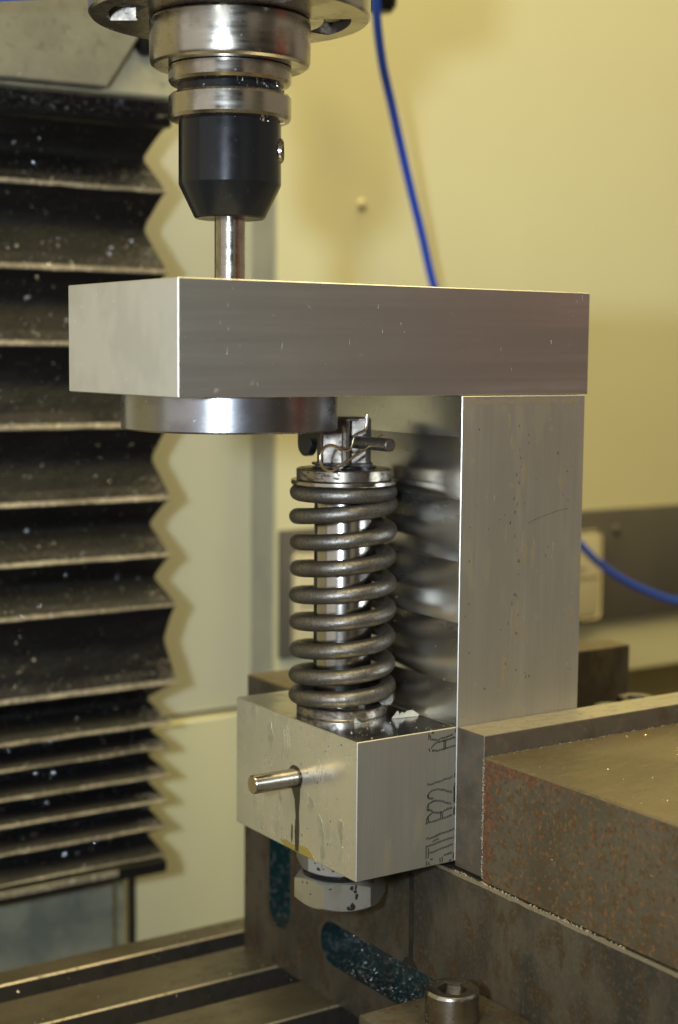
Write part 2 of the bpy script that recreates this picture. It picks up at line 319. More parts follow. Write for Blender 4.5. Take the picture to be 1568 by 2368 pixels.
# trunking with two socket plates
t = thing('socket_trunking', 'dark grey trunking strip along the yellow wall behind the column', 'trunking', (318, 437, -219))
bm = B(); box(bm, 319, 1500, 437, 443.8, -218.5, -117.5, 1.5, seg=2); part('channel', bm, TRUNK, t)
for x0 in (328, 566):
    bm = B(); box(bm, x0, x0+84, 432, 436.9, -214, -135, 5, seg=3); pl = part('socket_plate', bm, CREAM, t)
    for i in range(2): bm = B(); box(bm, x0+18+i*34, x0+30+i*34, 430.4, 431.9, -168, -148, .6); part('rocker_switch', bm, CREAM, pl)
    bm = B(); box(bm, x0+4, x0+80, 431.3, 431.9, -177, -176, .2); part('cover_seam', bm, TRUNK, pl)

# ------------------------------------------------------------------ machine table with tee slots
t = thing('machine_table', 'worn steel machine table with long tee slots under the vice', 'machine table', (0, 0, -372))
Ys = [237.3, 218.2, 197, 159.5, 134.6, 96, 71, 32, 7, -31, -56, -95, -120, -400]
for i in range(0, len(Ys), 2):
    y1, y0 = Ys[i], Ys[i+1]
    bm = B(); box(bm, -420, 900, y0, y1, -352, -332, .9, 0, 1); part('table_land', bm, [TABLE, SLOTEDGE], t)
    if i+2 < len(Ys):
        yy1, yy0 = y0, Ys[i+2]
        bm = B(); box(bm, -420, 900, yy0-4, yy1+4, -372, -352.05, 0); part('slot_floor', bm, TSLOT, t)
for i in range(1, len(Ys)-1, 2):
    bm = B(); box(bm, -420, 900, Ys[i]-.05, Ys[i]+.02, -352, -333.2); part('slot_wall', bm, TSLOT, t)
bm = B(); box(bm, -420, 900, -400, 236.5, -430, -372.05); part('table_body', bm, TABLE, t)
bm = B(); box(bm, -62, 166, 418, 468, -520, -352, 2, seg=2); box(bm, -70, 186, 440, 468, -520, -362, 2, seg=2)
solo('lower_casting', bm, GREEN, (0, 418, -520), 'mottled grey green casting under the black bellows', 'casting')

# ------------------------------------------------------------------ bellows
RZ = [(189.6, 168.7), (189.5, 126.9), (190.6, 72.6), (191.5, 23.2), (191.7, -31.7), (192.8, -82.2), (192.7, -121.8), (196.7, -157.2), (197.2, -212.4), (191.7, -240.6), (191.7, -258.0), (191.6, -278.0), (188.8, -296.0), (188.7, -314.9), (188.0, -335.5)]
VX = [9.5, 9.5, 8.5, 8, 8, 9.5, 8.5, 5.5, 12, 9, 10, 9.5, 8.5, 8.5]
t = thing('bellows', 'black pleated way bellows with dusty fold edges left of the fixture', 'bellows', (60, 380, -345))
rnd = random.Random(3)
def fold(i):
    (xa, za), (xb, zb) = RZ[i], RZ[i+1]; h = za-zb; v = VX[i]
    bm = B(); prof = []            # outset from the ridge, z
    sv = .46 if h > 22 else .34
    for s in (0, .04, .12, .22, .32, .42, .50, .58, .66, .74, .82, .90, .955, 1.0):
        q = (s/sv)**.85 if s < sv else ((1-s)/(1-sv))**1.12
        q = min(q, .95); mi = 0 if s < .80 else 2 if s < .93 else 1
        prof.append((xa+(xb-xa)*s - v*q, 380 + v*q*1.5, za-h*s*.992, mi))
    nx = 46; t_ = bmesh.new(); rows = []
    ph0 = rnd.uniform(0, 9)
    for (xe, yf, z, mi) in prof:
        row = []
        for yk in (420, 404, 392): row.append(t_.verts.new((-60+(max(xa, xb)-xe)*.8, yk+yf-380, z)))
        for k in range(nx+1):
            u = k/nx; xl = -60+(xb-xe)*0+(max(xa, xb)-xe)*.8; x = xl+(xe-xl)*u
            sag = 1.3*noise.noise((x*.013+ph0, z*.03, i*3.1)) + .6*noise.noise((x*.05, z*.06, i*7.7))
            row.append(t_.verts.new((x, yf+sag*1.2, z+sag*.7*(1-u*.6)))) 
        for yk in (392, 404, 420): row.append(t_.verts.new((xe, yk+yf-380, z)))
        rows.append(row)
    for a, b_, pa, pb in zip(rows, rows[1:], prof, prof[1:]):
        for k in range(len(a)-1):
            f = t_.faces.new((a[k], a[k+1], b_[k+1], b_[k])); f.material_index = (1 if pa[3] == 1 else 2 if pa[3] == 2 else 0)
    bmesh.ops.recalc_face_normals(t_, faces=t_.faces); merge(bm, t_)
    # rolled, dusty hem along the ridge at the foot of this fold
    r_ = .55 if h > 22 else .45
    wob = [(-60, 420, zb), (-60, 392, zb)]+[( -60+(xb+60)*k/40, 380+1.0*noise.noise((k*.3, i, 0)), zb+ .5*noise.noise((k*.35, i*5.0, 3))) for k in range(41)]
    tube(bm, wob+[(xb, 392, zb), (xb, 420, zb)], r_*1.6, 8, 1)
    o = part('fold', bm, [FAB, FABE, FABM], t, 60)
for i in range(len(RZ)-1): fold(i)
bm = B(); box(bm, -62, 188, 377, 425, -347, -338, .8); part('bottom_frame', bm, [FAB], t)
bm = B(); box(bm, -60, 150, 375.5, 376.9, -343, -338.5, .4); part('bottom_strip', bm, [FABE], t)
bm = B(); box(bm, -62, 191, 372, 425, 169.2, 181, 1.5, seg=2); part('top_frame', bm, [FAB], t)
bm = B(); box(bm, -62, 191, 366, 371.9, 176, 186, 1.5, seg=2); part('top_strip', bm, [FAB], t)

# machine head casting, upper left
t = thing('head_casting', 'mottled grey painted machine head casting above the bellows', 'machine casting', (60, 345, 180))
bm = B(); prism(bm, [(-120, 181), (128, 184.5), (150, 218), (166, 330), (-120, 330)], 'y', 338, 350, 0, 1.5); part('front_face', bm, HEADP, t)
bm = B(); prism(bm, [(-120, 180), (182, 184.5), (182, 260), (176, 330), (-120, 330)], 'y', 351, 372, 0, 1.5); part('rear_face', bm, HEADL, t)
bm = B(); lathe(bm, [(3, 350.5), (8, 350.4), (8, 347), (6, 344), (2, 343.5)], 160, 0, 32, 'y', 217); part('hex_plug', bm, OXIDE, t)

# ------------------------------------------------------------------ spindle, tool holder
SX, SY = 56.0, 55.5
t = thing('spindle_nose', 'worn steel spindle nose and slotted flange at the top', 'spindle', (SX, SY, 148))
bm = B(); n_ = 144; tt = bmesh.new()
def slot(a, r):
    for c in (math.radians(-17), math.radians(163), math.radians(73), math.radians(-107)):
        d = (a-c+PI) % (2*PI)-PI
        if abs(d) < math.radians(19) and 42.5 < r < 55: return True
    return False
radii = [36.0, 42.49, 42.51, 46, 50, 54.99, 55.01, 60, 62.8]
rings = [[tt.verts.new((SX+r*math.cos(2*PI*i/n_), SY+r*math.sin(2*PI*i/n_), 169.5+(9 if slot(2*PI*i/n_, r) else 0))) for i in range(n_)] for r in radii]
rings.append([tt.verts.new((SX+63.8*math.cos(2*PI*i/n_), SY+63.8*math.sin(2*PI*i/n_), 170.6)) for i in range(n_)])
rings.append([tt.verts.new((SX+63.8*math.cos(2*PI*i/n_), SY+63.8*math.sin(2*PI*i/n_), 215)) for i in range(n_)])
rings.append([tt.verts.new((SX+20*math.cos(2*PI*i/n_), SY+20*math.sin(2*PI*i/n_), 215)) for i in range(n_)])
for a, b_ in zip(rings, rings[1:]):
    for i in range(n_): (lambda f: setattr(f, 'material_index', 1 if max(v.co.z for v in f.verts) > 178 and max(v.co.z for v in f.verts) < 200 else 0))(tt.faces.new((a[i], b_[i], b_[(i+1) % n_], a[(i+1) % n_])))
bmesh.ops.recalc_face_normals(tt, faces=tt.faces); merge(bm, tt)
part('flange', bm, [STEEL, OILST], t, 30)
bm = B(); lathe(bm, [(20, 148), (34.6, 148), (36.0, 149.0), (36.6, 150.6), (36.7, 168), (35.2, 169.6), (35.2, 176), (10, 176)], SX, SY, 128); part('nose', bm, STEEL, t, 25)
for a in (-17, 163, 73, -107):
    bm = B(); a = math.radians(a); lathe(bm, [(4, 172.5), (4.6, 173.2), (4.6, 178.4)], SX+48.5*math.cos(a), SY+48.5*math.sin(a), 28); part('flange_bolt', bm, OXIDE, t)
t = thing('tool_holder', 'black oxide end mill holder clamped in the spindle nose', 'tool holder', (SX, SY, 80))
bm = B(); lathe(bm, [(18, 148.4), (28, 147.6), (28, 141.6), (27, 140.2), (24.2, 139.2)], SX, SY, 128); part('upper_ring', bm, STEEL, t, 25)
bm = B(); lathe(bm, [(24, 140), (24, 135)], SX, SY, 96); part('groove', bm, OXIDE, t)
bm = B(); lathe(bm, [(24.2, 136.4), (27, 135.6), (28, 134.4), (28, 125.6), (27.2, 124.2), (23.4, 123.2)], SX, SY, 128); part('lower_ring', bm, STEEL, t, 25)
bm = B(); lathe(bm, [(23.45, 124), (23.5, 95.6), (23.2, 94.8), (16.4, 80.9), (15.6, 80.2), (7.2, 80.2)], SX, SY, 128); part('body', bm, OXIDE, t, 20)
ang = math.radians(-33.6-4); nx_, ny_ = math.cos(ang), math.sin(ang)
bm = B(); lathe(bm, [(5.6, 0), (5.6, 1.6), (5.0, 2.1), (4.6, 2.1), (4.5, -.5), (1, -.5)], 0, 0, 36, 'x')
bm.transform(Matrix.Translation((SX+22.4*nx_, SY+22.4*ny_, 111)) @ Matrix.Rotation(ang, 4, 'Z')); sss = part('set_screw', bm, STEEL, t)
bm = B(); lathe(bm, [(.5, .2), (2.4, .2), (2.4, .9), (1.8, 1.1)], 0, 0, 6, 'x'); bm.transform(Matrix.Translation((SX+22.4*nx_, SY+22.4*ny_, 111)) @ Matrix.Rotation(ang, 4, 'Z')); part('hex_socket', bm, OXIDE, sss)

# ------------------------------------------------------------------ top bar with its shank and round boss
t = thing('top_bar', 'thick aluminium bar hanging from the tool holder over the fixture', 'metal bar', (0, 0, 0))
bm = B(); box(bm, 0, 228.8, 0, 111.1, 0, 50, .42, 0, 1)
for f in bm.faces:
    if f.normal.x < -.99: f.material_index = 2
part('bar', bm, [ALU, CHAM, ENDF], t, 20)
bm = B(); lathe(bm, [(9, 50.02), (9, 51.2), (8.4, 51.6), (7.1, 51.7)], SX, SY, 64); part('shank_collar', bm, STEEL, t)
bm = B(); lathe(bm, [(7.05, 51), (7.05, 92)], SX, SY, 72); part('shank', bm, STEEL, t)
bm = B(); lathe(bm, [(40, -.02), (50.4, -.02), (50.4, -15.6), (49.6, -16.4), (30, -16.4)], SX, SY, 160); part('round_boss', bm, BORE, t, 25)
# faint drag marks on the bar's faces
def mark(bm, plane, h, a, b_, w, lift):
    (a0, a1), (b0, b1) = a, b_; d = Vector((b0-a0, b1-a1)); q = Vector((-d.y, d.x)).normalized()*w/2
    pts = [(a0, a1), ((a0+b0)/2+q.x, (a1+b1)/2+q.y), (b0, b1), ((a0+b0)/2-q.x, (a1+b1)/2-q.y)]
    prism(bm, pts, plane, h, h+lift)
bm = B(); rnd = random.Random(11)
for _ in range(26):
    x, z, L = rnd.uniform(4, 224), rnd.uniform(4, 46), rnd.uniform(.6, 3)
    mark(bm, 'y', .02, (x, z), (x+rnd.uniform(-.6, .6), z+L), .18, -.05)
for _ in range(14):
    y, z, L = rnd.uniform(4, 106), rnd.uniform(4, 47), rnd.uniform(.6, 2.2)
    mark(bm, 'x', .02, (y, z), (y+rnd.uniform(-1.5, .4), z+L), .3, -.05)
o = part('surface_nick', bm, SCR, t); o['kind'] = 'stuff'

# ------------------------------------------------------------------ bracket: upright column + lower block
YF = -1.18
t = thing('bracket', 'L-shaped aluminium bracket of upright column and square lower block', 'bracket', (91.2, 0, -224.3))
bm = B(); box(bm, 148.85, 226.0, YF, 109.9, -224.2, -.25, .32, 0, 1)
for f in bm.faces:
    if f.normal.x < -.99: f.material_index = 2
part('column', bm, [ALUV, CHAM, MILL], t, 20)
bm = B(); box(bm, 91.16, 148.8, YF+.02, 109.9, -224.3, -158.2, .35, 0, 1)
for f in bm.faces:
    if f.normal.z > .99: f.material_index = 2
    if f.normal.y < -.99: f.material_index = 3
MILLT = mat('fly_cut_top', (.56, .56, .57), 1, .17, [((.05,)*3, 4, .5, .62, (.40, .40, .41), 1, .26, .8), ((.3,)*3, 3, .68, .75, (.8, .8, .78), 1, .4, .7)], [((.25, .25, .25), 3, .02), ((.03,)*3, 2, .3)])
part('block', bm, [SAWN, CHAM, MILLT, ALUV], t, 20)
# marker lettering, cut off by the vice jaw
LET = [[(133.9, -162.3), (137.0, -163.1), (139.8, -162.5), (142.9, -162.3), (145.2, -161.9), (146.6, -161.2)], [(133.6, -166.7), (134.4, -165.9), (135.5, -164.8), (137.4, -164.1), (140.6, -163.9), (143.7, -163.6), (146.1, -163.3), (148.2, -163.1)], [(134.0, -167.7), (137.1, -168.3), (139.9, -168.1), (143.0, -167.7), (145.8, -167.4), (148.5, -167.2)], [(141.3, -164.0), (141.2, -168.1)], [(142.1, -164.1), (142.1, -167.9)], [(132.1, -159.2), (132.2, -162.1)], [(132.9, -160.3), (133.5, -162.6)], [(132.2, -166.4), (133.0, -167.9)], [(133.8, -158.9), (134.6, -159.5), (135.2, -159.1)], [(148.0, -159.2), (147.8, -160.8)], [(131.4, -183.6), (133.9, -184.3), (136.6, -183.6), (139.4, -183.5), (142.1, -182.8), (144.9, -182.7), (146.8, -182.0)], [(148.0, -180.6), (148.0, -182.8)], [(146.6, -189.9), (145.0, -189.3), (143.4, -188.9), (141.8, -188.0), (139.4, -187.5), (137.5, -186.9), (135.5, -187.1), (133.8, -187.6), (132.4, -188.5), (131.7, -189.3), (132.3, -190.7), (133.8, -191.0), (135.4, -191.2)], [(132.4, -188.5), (132.5, -190.4)], [(146.1, -195.4), (143.5, -194.6), (141.1, -193.5), (138.4, -192.8), (136.0, -192.4), (133.9, -192.9), (132.3, -193.6), (131.6, -195.4), (131.8, -196.5), (134.2, -196.8), (135.3, -197.9), (137.7, -198.6), (140.1, -198.7), (142.0, -198.3), (144.4, -197.6), (146.8, -197.5)], [(132.5, -193.9), (132.6, -196.5)], [(134.6, -198.3), (133.4, -198.9), (132.2, -199.6), (131.7, -200.8), (131.3, -202.1)], [(132.6, -200.0), (132.5, -202.2)], [(130.8, -202.9), (133.5, -202.4), (136.2, -202.5), (138.9, -202.0), (141.7, -201.8), (144.5, -201.5), (146.8, -201.0)], [(139.9, -198.6), (139.9, -201.5)], [(140.8, -199.1), (141.1, -201.7)], [(148.1, -185.4), (148.3, -195.5)], [(147.7, -187.0), (147.7, -195.0)], [(148.3, -197.1), (148.2, -201.3)], [(147.8, -197.6), (147.7, -200.9)], [(131.3, -210.2), (134.0, -210.5), (136.7, -210.0), (139.5, -209.2), (142.2, -209.0), (145.0, -208.8), (148.2, -208.1)], [(135.2, -212.3), (137.9, -211.5), (139.1, -211.4)], [(131.7, -214.3), (134.5, -213.8), (137.2, -213.6), (139.9, -213.1), (142.7, -212.6), (145.5, -212.5), (148.2, -212.3)], [(133.4, -217.5), (136.1, -217.5), (138.8, -216.8), (141.6, -216.3), (144.4, -216.2), (147.5, -215.4)], [(131.5, -213.9), (131.4, -220.0)], [(132.9, -215.2), (132.8, -220.0)], [(142.1, -220.3), (144.0, -220.0), (147.2, -219.6)], [(139.8, -221.2), (140.1, -223.5)], [(141.1, -220.8), (141.3, -223.5)], [(131.9, -221.4), (131.7, -223.5)], [(133.0, -222.2), (133.5, -223.6)], [(134.0, -220.5), (134.8, -221.1), (135.6, -220.8)], [(145.3, -223.4), (146.7, -223.2)], [(148.0, -220.0), (147.9, -223.0)]]
bm = B(); rnd = random.Random(5)
for s in LET:
    for (x0, z0), (x1, z1) in zip(s, s[1:]):
        L = math.hypot(x1-x0, z1-z0); k = max(1, round(L/.82)); ux, uz = (x1-x0)/L, (z1-z0)/L
        for j in range(k):
            x, z = x0+(x1-x0)*(j+.5)/k+rnd.uniform(-.05, .05), z0+(z1-z0)*(j+.5)/k+rnd.uniform(-.1, .1)
            horiz = abs(ux) > .5; w, h = (.33, .60) if horiz else (.36, .55)
            a = rnd.uniform(.15, .5) if horiz else rnd.uniform(-.1, .1)
            pts = [(x+dx*w*math.cos(a)*.9+dz*h*math.sin(a), z-dx*w*math.sin(a)+dz*h*math.cos(a)) for dx, dz in ((-1, -.6), (-.4, -1), (.6, -.9), (1, -.2), (.8, .7), (.2, 1), (-.7, .7))]
            prism(bm, pts, 'y', YF-.03, YF+.03)
o = part('ink_lettering', bm, INK, t); o['kind'] = 'stuff'
# cross pin out of the block's end, with oily ring and run
bm = B(); lathe(bm, [(4.55, 91.5), (4.55, 67.0), (4.1, 66.4), (.5, 66.4)], 0, 51.6, 48, 'x', -187.0); part('cross_pin', bm, STEEL, t, 25)
bm = B(); prism(bm, blob(51.8, -187, 6.2, 6.1, 2, 26, .10), 'x', 91.05, 91.4); prism(bm, [(52.8, -192), (47.6, -192), (47.8, -197), (48.6, -204), (48.2, -213), (48.6, -223.6), (51.8, -223.6), (52.4, -214), (51.6, -206), (52.6, -198), (55.5, -193)], 'x', 91.06, 91.4)
prism(bm, [(54.2, -212), (55.2, -211), (55.8, -217), (55.2, -221), (54.4, -218)], 'x', 91.06, 91.4); part('dark_run', bm, OIL, t)
bm = B(); prism(bm, [(66, -222), (60, -220.4), (55, -221.4), (49, -220.2), (42, -219.2), (36, -221.6), (33, -223.9), (62, -223.9)], 'x', 91.08, 91.3); part('oil_smear', bm, OILY, t)
bm = B(); rnd = random.Random(21)
for _ in range(34):
    y, z, L = rnd.uniform(2, 106), rnd.uniform(-222, -160), rnd.uniform(.8, 5)
    mark(bm, 'x', 91.18, (y, z), (y+rnd.uniform(-2.2, .6)-L*.15, z+L), rnd.uniform(.10, .35), -.05)
for k, (r_, a0, a1) in enumerate(((14, 2.5, 3.6), (16.5, 2.7, 3.5), (18.5, 2.6, 3.2))):
    for j in range(10):
        a, b2 = a0+(a1-a0)*j/10, a0+(a1-a0)*(j+1)/10
        mark(bm, 'x', 91.18, (76-r_*math.cos(a)*-1-0, -172+r_*math.sin(a)), (76+r_*math.cos(b2), -172+r_*math.sin(b2)), .45, -.05)
for _ in range(12):
    x, z, L = rnd.uniform(152, 222), rnd.uniform(-150, -8), rnd.uniform(.6, 3)
    mark(bm, 'y', YF+.02, (x, z), (x+rnd.uniform(-.6, .6), z+L), .2, -.05)
o = part('surface_nick', bm, SCR, t); o['kind'] = 'stuff'
bm = B()
prev = None
for j in range(15):
    u = j/14; q_ = (190.5+26*u, -62.5+9.5*u-3.4*u*u+ (.0 if j % 2 else .15))
    if prev: mark(bm, 'y', YF+.02, prev, q_, .42, -.05)
    prev = q_
for k in range(34):
    x, z = rnd.uniform(152, 223), rnd.uniform(-150, -6); prism(bm, blob(x, z, rnd.uniform(.12, .4), rnd.uniform(.15, .8), rnd.random(), 8), 'y', YF-.062-.001*k, YF+.02)
for k in range(18):
    x, z = 184+rnd.gauss(0, 1.6), rnd.uniform(-120, -14); prism(bm, blob(x, z, rnd.uniform(.10, .32), rnd.uniform(.3, 1.1), rnd.random(), 8), 'y', YF-.10-.001*k, YF+.02)
for _ in range(26):
    y, z = rnd.uniform(4, 105), rnd.uniform(-222, -160); prism(bm, blob(y, z, rnd.uniform(.15, .6), rnd.uniform(.15, .7), rnd.random(), 8), 'x', 91.13, 91.25)
o = part('surface_scar', bm, GOUGE, t); o['kind'] = 'stuff'

bm = B()
for (y, z, ry, rz, sd) in ((76, -171, 2.6, 6, 1), (30, -205, 2.2, 5, 2), (27, -216, 1.6, 9, 3), (12, -203, 2.2, 6, 4), (38, -197, 3, 3.4, 5), (66, -200, 1.6, 3, 7)):
    prism(bm, blob(y, z, ry, rz, sd, 24, .5), 'x', 91.09, 91.165)
o = part('dried_coolant', bm, mat('dried_coolant_film', (.40, .385, .32), .7, .38, [((.2,)*3, 5, .38, .56, (.55, .535, .47), .75, .32, .95)]), t); o['kind'] = 'stuff'
bm = B(); rnd = random.Random(77)
for k in range(26):      # yellow-brown coolant stains running down the upright
    x = rnd.choice((rnd.gauss(184, 3), rnd.uniform(152, 223))); z = rnd.uniform(-150, -6)
    prism(bm, blob(x, z, rnd.uniform(.5, 1.8), rnd.uniform(1.2, 7), rnd.random(), 18, .55), 'y', YF-.006-.0012*k, YF+.02)
for k in range(16):
    x = 151+k*4.7+rnd.uniform(-1, 1); prism(bm, blob(x, -2.6-rnd.random()*1.5, rnd.uniform(1.2, 3), rnd.uniform(.6, 1.6), rnd.random(), 16, .5), 'y', YF-.04-.0012*k, YF+.02)
o = part('coolant_stain', bm, mat('yellow_coolant_stain', (.34, .285, .165), .6, .46, [((.3,)*3, 5, .40, .60, (.45, .42, .36), .8, .42, .95)]), t); o['kind'] = 'stuff'

# ------------------------------------------------------------------ spring stack
KX, KY = 120.0, 55.0
ur = Vector((.8330, -.5532, 0)).normalized(); uv = Vector((-.5532, -.8330, 0)).normalized()     # right and towards the viewer's side
t = thing('coil_spring', 'dark steel compression coil spring round the polished rod', 'spring', (KX, KY, -153.5))
zs = [-48.6, -60.6, -73.4, -86.4, -99.6, -112.9, -126.8, -139.5, -149.6]      # wire centre at the left of each turn
pts = []; R_ = 22.6; N = 60; turns = 8.7
a_left = math.atan2(-ur.y, -ur.x)
def zat(q):     # q in turns counted downwards from the first left-hand point
    if q <= 0: return zs[0] + max(-1, q)*-.6
    i = min(int(q), 7); f = q-i
    if q >= 8: return max(zs[8]-.6*(q-8), -150)
    if i == 0: f = max(0, (f-.12)/.88)**1.0
    return zs[i]+(zs[i+1]-zs[i])*f
nn = int((8+1.35)*N)
for j in range(nn+1):
    q = -.62+j/N
    if q > 8.55: break
    a = a_left - 2*PI*q
    rr = R_ + .25*math.sin(q*1.9)
    pts.append((KX+rr*math.cos(a), KY+rr*math.sin(a), zat(q)))
bm = B(); tube(bm, pts, 3.95, 18, 0, (-153.4, -44.6)); part('coil', bm, SPRING, t, 50)
bm = B(); lathe(bm, [(15.4, -158.15), (22.2, -158.15), (22.6, -157.4), (22.6, -154.2), (22.1, -153.5), (15.4, -153.5)], KX, KY, 96); solo('bottom_ring', bm, PLATE, (KX, KY, -158.15), 'stained steel ring under the foot of the coil spring', 'ring', smooth=25)
bm = B(); lathe(bm, [(15, -44.5), (25.6, -44.5), (25.9, -44.1), (25.9, -42.6), (25.6, -42.2), (15, -42.2)], KX, KY, 96); solo('thin_washer', bm, STEEL, (KX, KY, -44.5), 'thin wide washer lying on the topmost spring coil', 'washer', smooth=25)
bm = B(); lathe(bm, [(15, -42.15), (23.0, -42.15), (23.3, -41.8), (23.3, -37.2), (22.7, -36.6), (15, -36.6)], KX, KY, 96); solo('retaining_plate', bm, PLATE, (KX, KY, -42.1), 'thick stained retaining disc above the thin washer', 'retaining disc', smooth=25)

t = thing('spring_rod', 'polished steel rod running up through the spring to a slotted end', 'rod', (KX, KY, -158))
bm = B(); lathe(bm, [(14.4, -158.1), (14.4, -37), (14, -36)], KX, KY, 96); part('rod', bm, ROD, t)
bm = B(); lathe(bm, [(14.2, -37), (14.2, -34.2), (13.7, -33.8), (10, -33.8)], KX, KY, 72); part('collar', bm, OILST, t)
bm = B(); lathe(bm, [(14.3, -36.5), (15.9, -36.5), (15.9, -35.6), (14.3, -35.6)], KX, KY, 60)
bm.transform(Matrix.Translation((KX, KY, -36)) @ Matrix.Rotation(math.radians(3), 4, Vector((.3, .9, 0))) @ Matrix.Translation((-KX, -KY, 36.9))); lathe(bm, [(14.3, -36.55), (15.4, -36.55), (15.4, -35.9), (14.3, -35.9)], KX, KY, 60)
part('snap_ring', bm, OXIDE, t)
# slotted end: rims, centre post and recessed flats, seen from the front
cs = []
R2 = 13.2
def vv(u): return math.sqrt(max(0, R2*R2-u*u))
for a in range(0, 181, 6): # back half
    cs.append((R2*math.cos(math.radians(a)), -R2*math.sin(math.radians(a))))
cs += [(-12.6, vv(12.6)), (-11.4, vv(11.4)), (-10.6, vv(10.6)), (-10.6, 4.6), (-1.3, 4.6), (-1.3, 10.6), (-.6, 11.5), (.8, 11.9), (2.2, 11.5), (2.8, 10.6), (2.8, 4.6), (10.4, 4.6), (10.4, vv(10.4)), (11.4, vv(11.4)), (12.6, vv(12.6))]
bm = B(); prism(bm, [((KX+u*ur.x+v*uv.x), (KY+u*ur.y+v*uv.y)) for u, v in cs], 'z', -34, -13.0); part('slotted_end', bm, OILST, t, 30)
bm = B(); lathe(bm, [(11.8, -13.02), (12.8, -13.0), (12.8, -12.2), (12.3, -11.9), (3, -11.9)], KX, KY, 60); part('end_cap', bm, OILST, t)
t = thing('clevis_pin', 'steel pin through the rod end with a black rounded tab', 'pin', (KX, KY, -23.5))
bm = B(); lathe(bm, [(.5, 15.6), (2.6, 15.6), (3.1, 16.2), (3.1, 70), (1, 70)], KX, 0, 40, 'y', -23.5); part('shaft', bm, OILST, t)
bm = B(); lathe(bm, [(3.2, 64), (4.7, 64), (4.7, 80), (3.2, 80)], KX-1, 0, 36, 'y', -22); part('shoulder', bm, OXIDE, t)
poly = [(76.5, -13.2), (89.5, -13.2), (89.5, -26)]+[(83+6.5*math.cos(a), -26.2+6.3*math.sin(a)) for a in [-PI*i/10 for i in range(1, 10)]]+[(76.5, -26)]
bm = B(); prism(bm, poly, 'x', KX-5.5, KX-1.2, 0, .5); tb = part('tab', bm, OXIDE, t, 25)
bm = B(); lathe(bm, [(.6, KX-6.2), (1.5, KX-6.9), (2.2, KX-6.6), (2.3, KX-5.4)], 0, 84.6, 28, 'x', -19.5); part('tab_screw', bm, STEEL, tb)
# R clip, in a plane across the pin
CL = [(116.0, -9.5), (115.6, -16.2), (112.9, -17.9), (110.2, -18.8), (108.8, -20.3), (107.9, -23.3), (106.8, -25.6), (104.7, -26.6), (101.9, -26.1), (99.2, -24.6), (96.9, -23.8), (93.7, -23.9), (91.4, -25.6), (90.1, -28.2), (90.1, -31.2), (91.5, -33.9), (94.2, -35.4), (97.0, -35.5), (100.2, -34.0), (105.7, -31.0), (114.9, -26.2), (122.4, -21.4), (125.4, -19.7)]
bm = B(); tube(bm, smoothpath([(x, 30, z) for x, z in CL], 6), .72, 12); solo('r_clip', bm, BRASSY, (120, 30, -21), 'bent brass-coloured R clip threaded through the clevis pin', 'clip', smooth=60)

# ------------------------------------------------------------------ hexagon nuts under the block
def hexnut(bm, af, h0, h1, rot, cx, cy, bore):
    n = 96; c = af/2/math.cos(PI/6); t_ = bmesh.new()
    def hr(a):
        d = ((a-rot) % (PI/3))-PI/6; return af/2/math.cos(d)
    prof = []
    for i in range(n):
        a = rot+2*PI*i/n+0.0; r = hr(a); drop = max(0, (r-af*.475))*math.tan(math.radians(32)); ri = min(r, af*.475)
        prof.append((a, r, ri, drop))
    def ring(f): return [t_.verts.new((cx+f(p_)[0]*math.cos(p_[0]), cy+f(p_)[0]*math.sin(p_[0]), f(p_)[1])) for p_ in prof]
    R_s = [ring(lambda p_: (bore, h0)), ring(lambda p_: (p_[2], h0)), ring(lambda p_: (p_[1], h0+p_[3])), ring(lambda p_: (p_[1], h1-p_[3])), ring(lambda p_: (p_[2], h1)), ring(lambda p_: (bore, h1))]
    for a, b_ in zip(R_s, R_s[1:]+R_s[:1]):
        for i in range(n): t_.faces.new((a[i], a[(i+1) % n], b_[(i+1) % n], b_[i]))
    bmesh.ops.recalc_face_normals(t_, faces=t_.faces); merge(bm, t_)
base_a = math.atan2(uv.y, uv.x)                                    # direction towards the viewer's side
bm = B(); hexnut(bm, 39.6, -237.2, -224.9, base_a-math.radians(44), KX, KY, 12); solo('hex_nut', bm, ZINC, (KX, KY, -237), 'zinc hexagon nut hard against the underside of the block', 'nut', 'hexagon nuts on the stud', smooth=22)
bm = B(); hexnut(bm, 40.4, -254.6, -240.0, base_a-math.radians(20), KX, KY, 12); solo('hex_nut', bm, ZINC, (KX, KY, -253), 'lower zinc hexagon nut with black spots below the oily gap', 'nut', 'hexagon nuts on the stud', smooth=22)
bm = B(); lathe(bm, [(12.6, -224.4), (12.6, -256), (11.5, -257.5), (2, -257.5)], KX, KY, 64)
lathe(bm, [(18.5, -237.3), (19.2, -238), (19.2, -238.9), (18.5, -239.5)], KX, KY, 64); solo('threaded_stud', bm, OXIDE, (KX, KY, -257), 'dark oily stud and washer between the two hexagon nuts', 'stud')

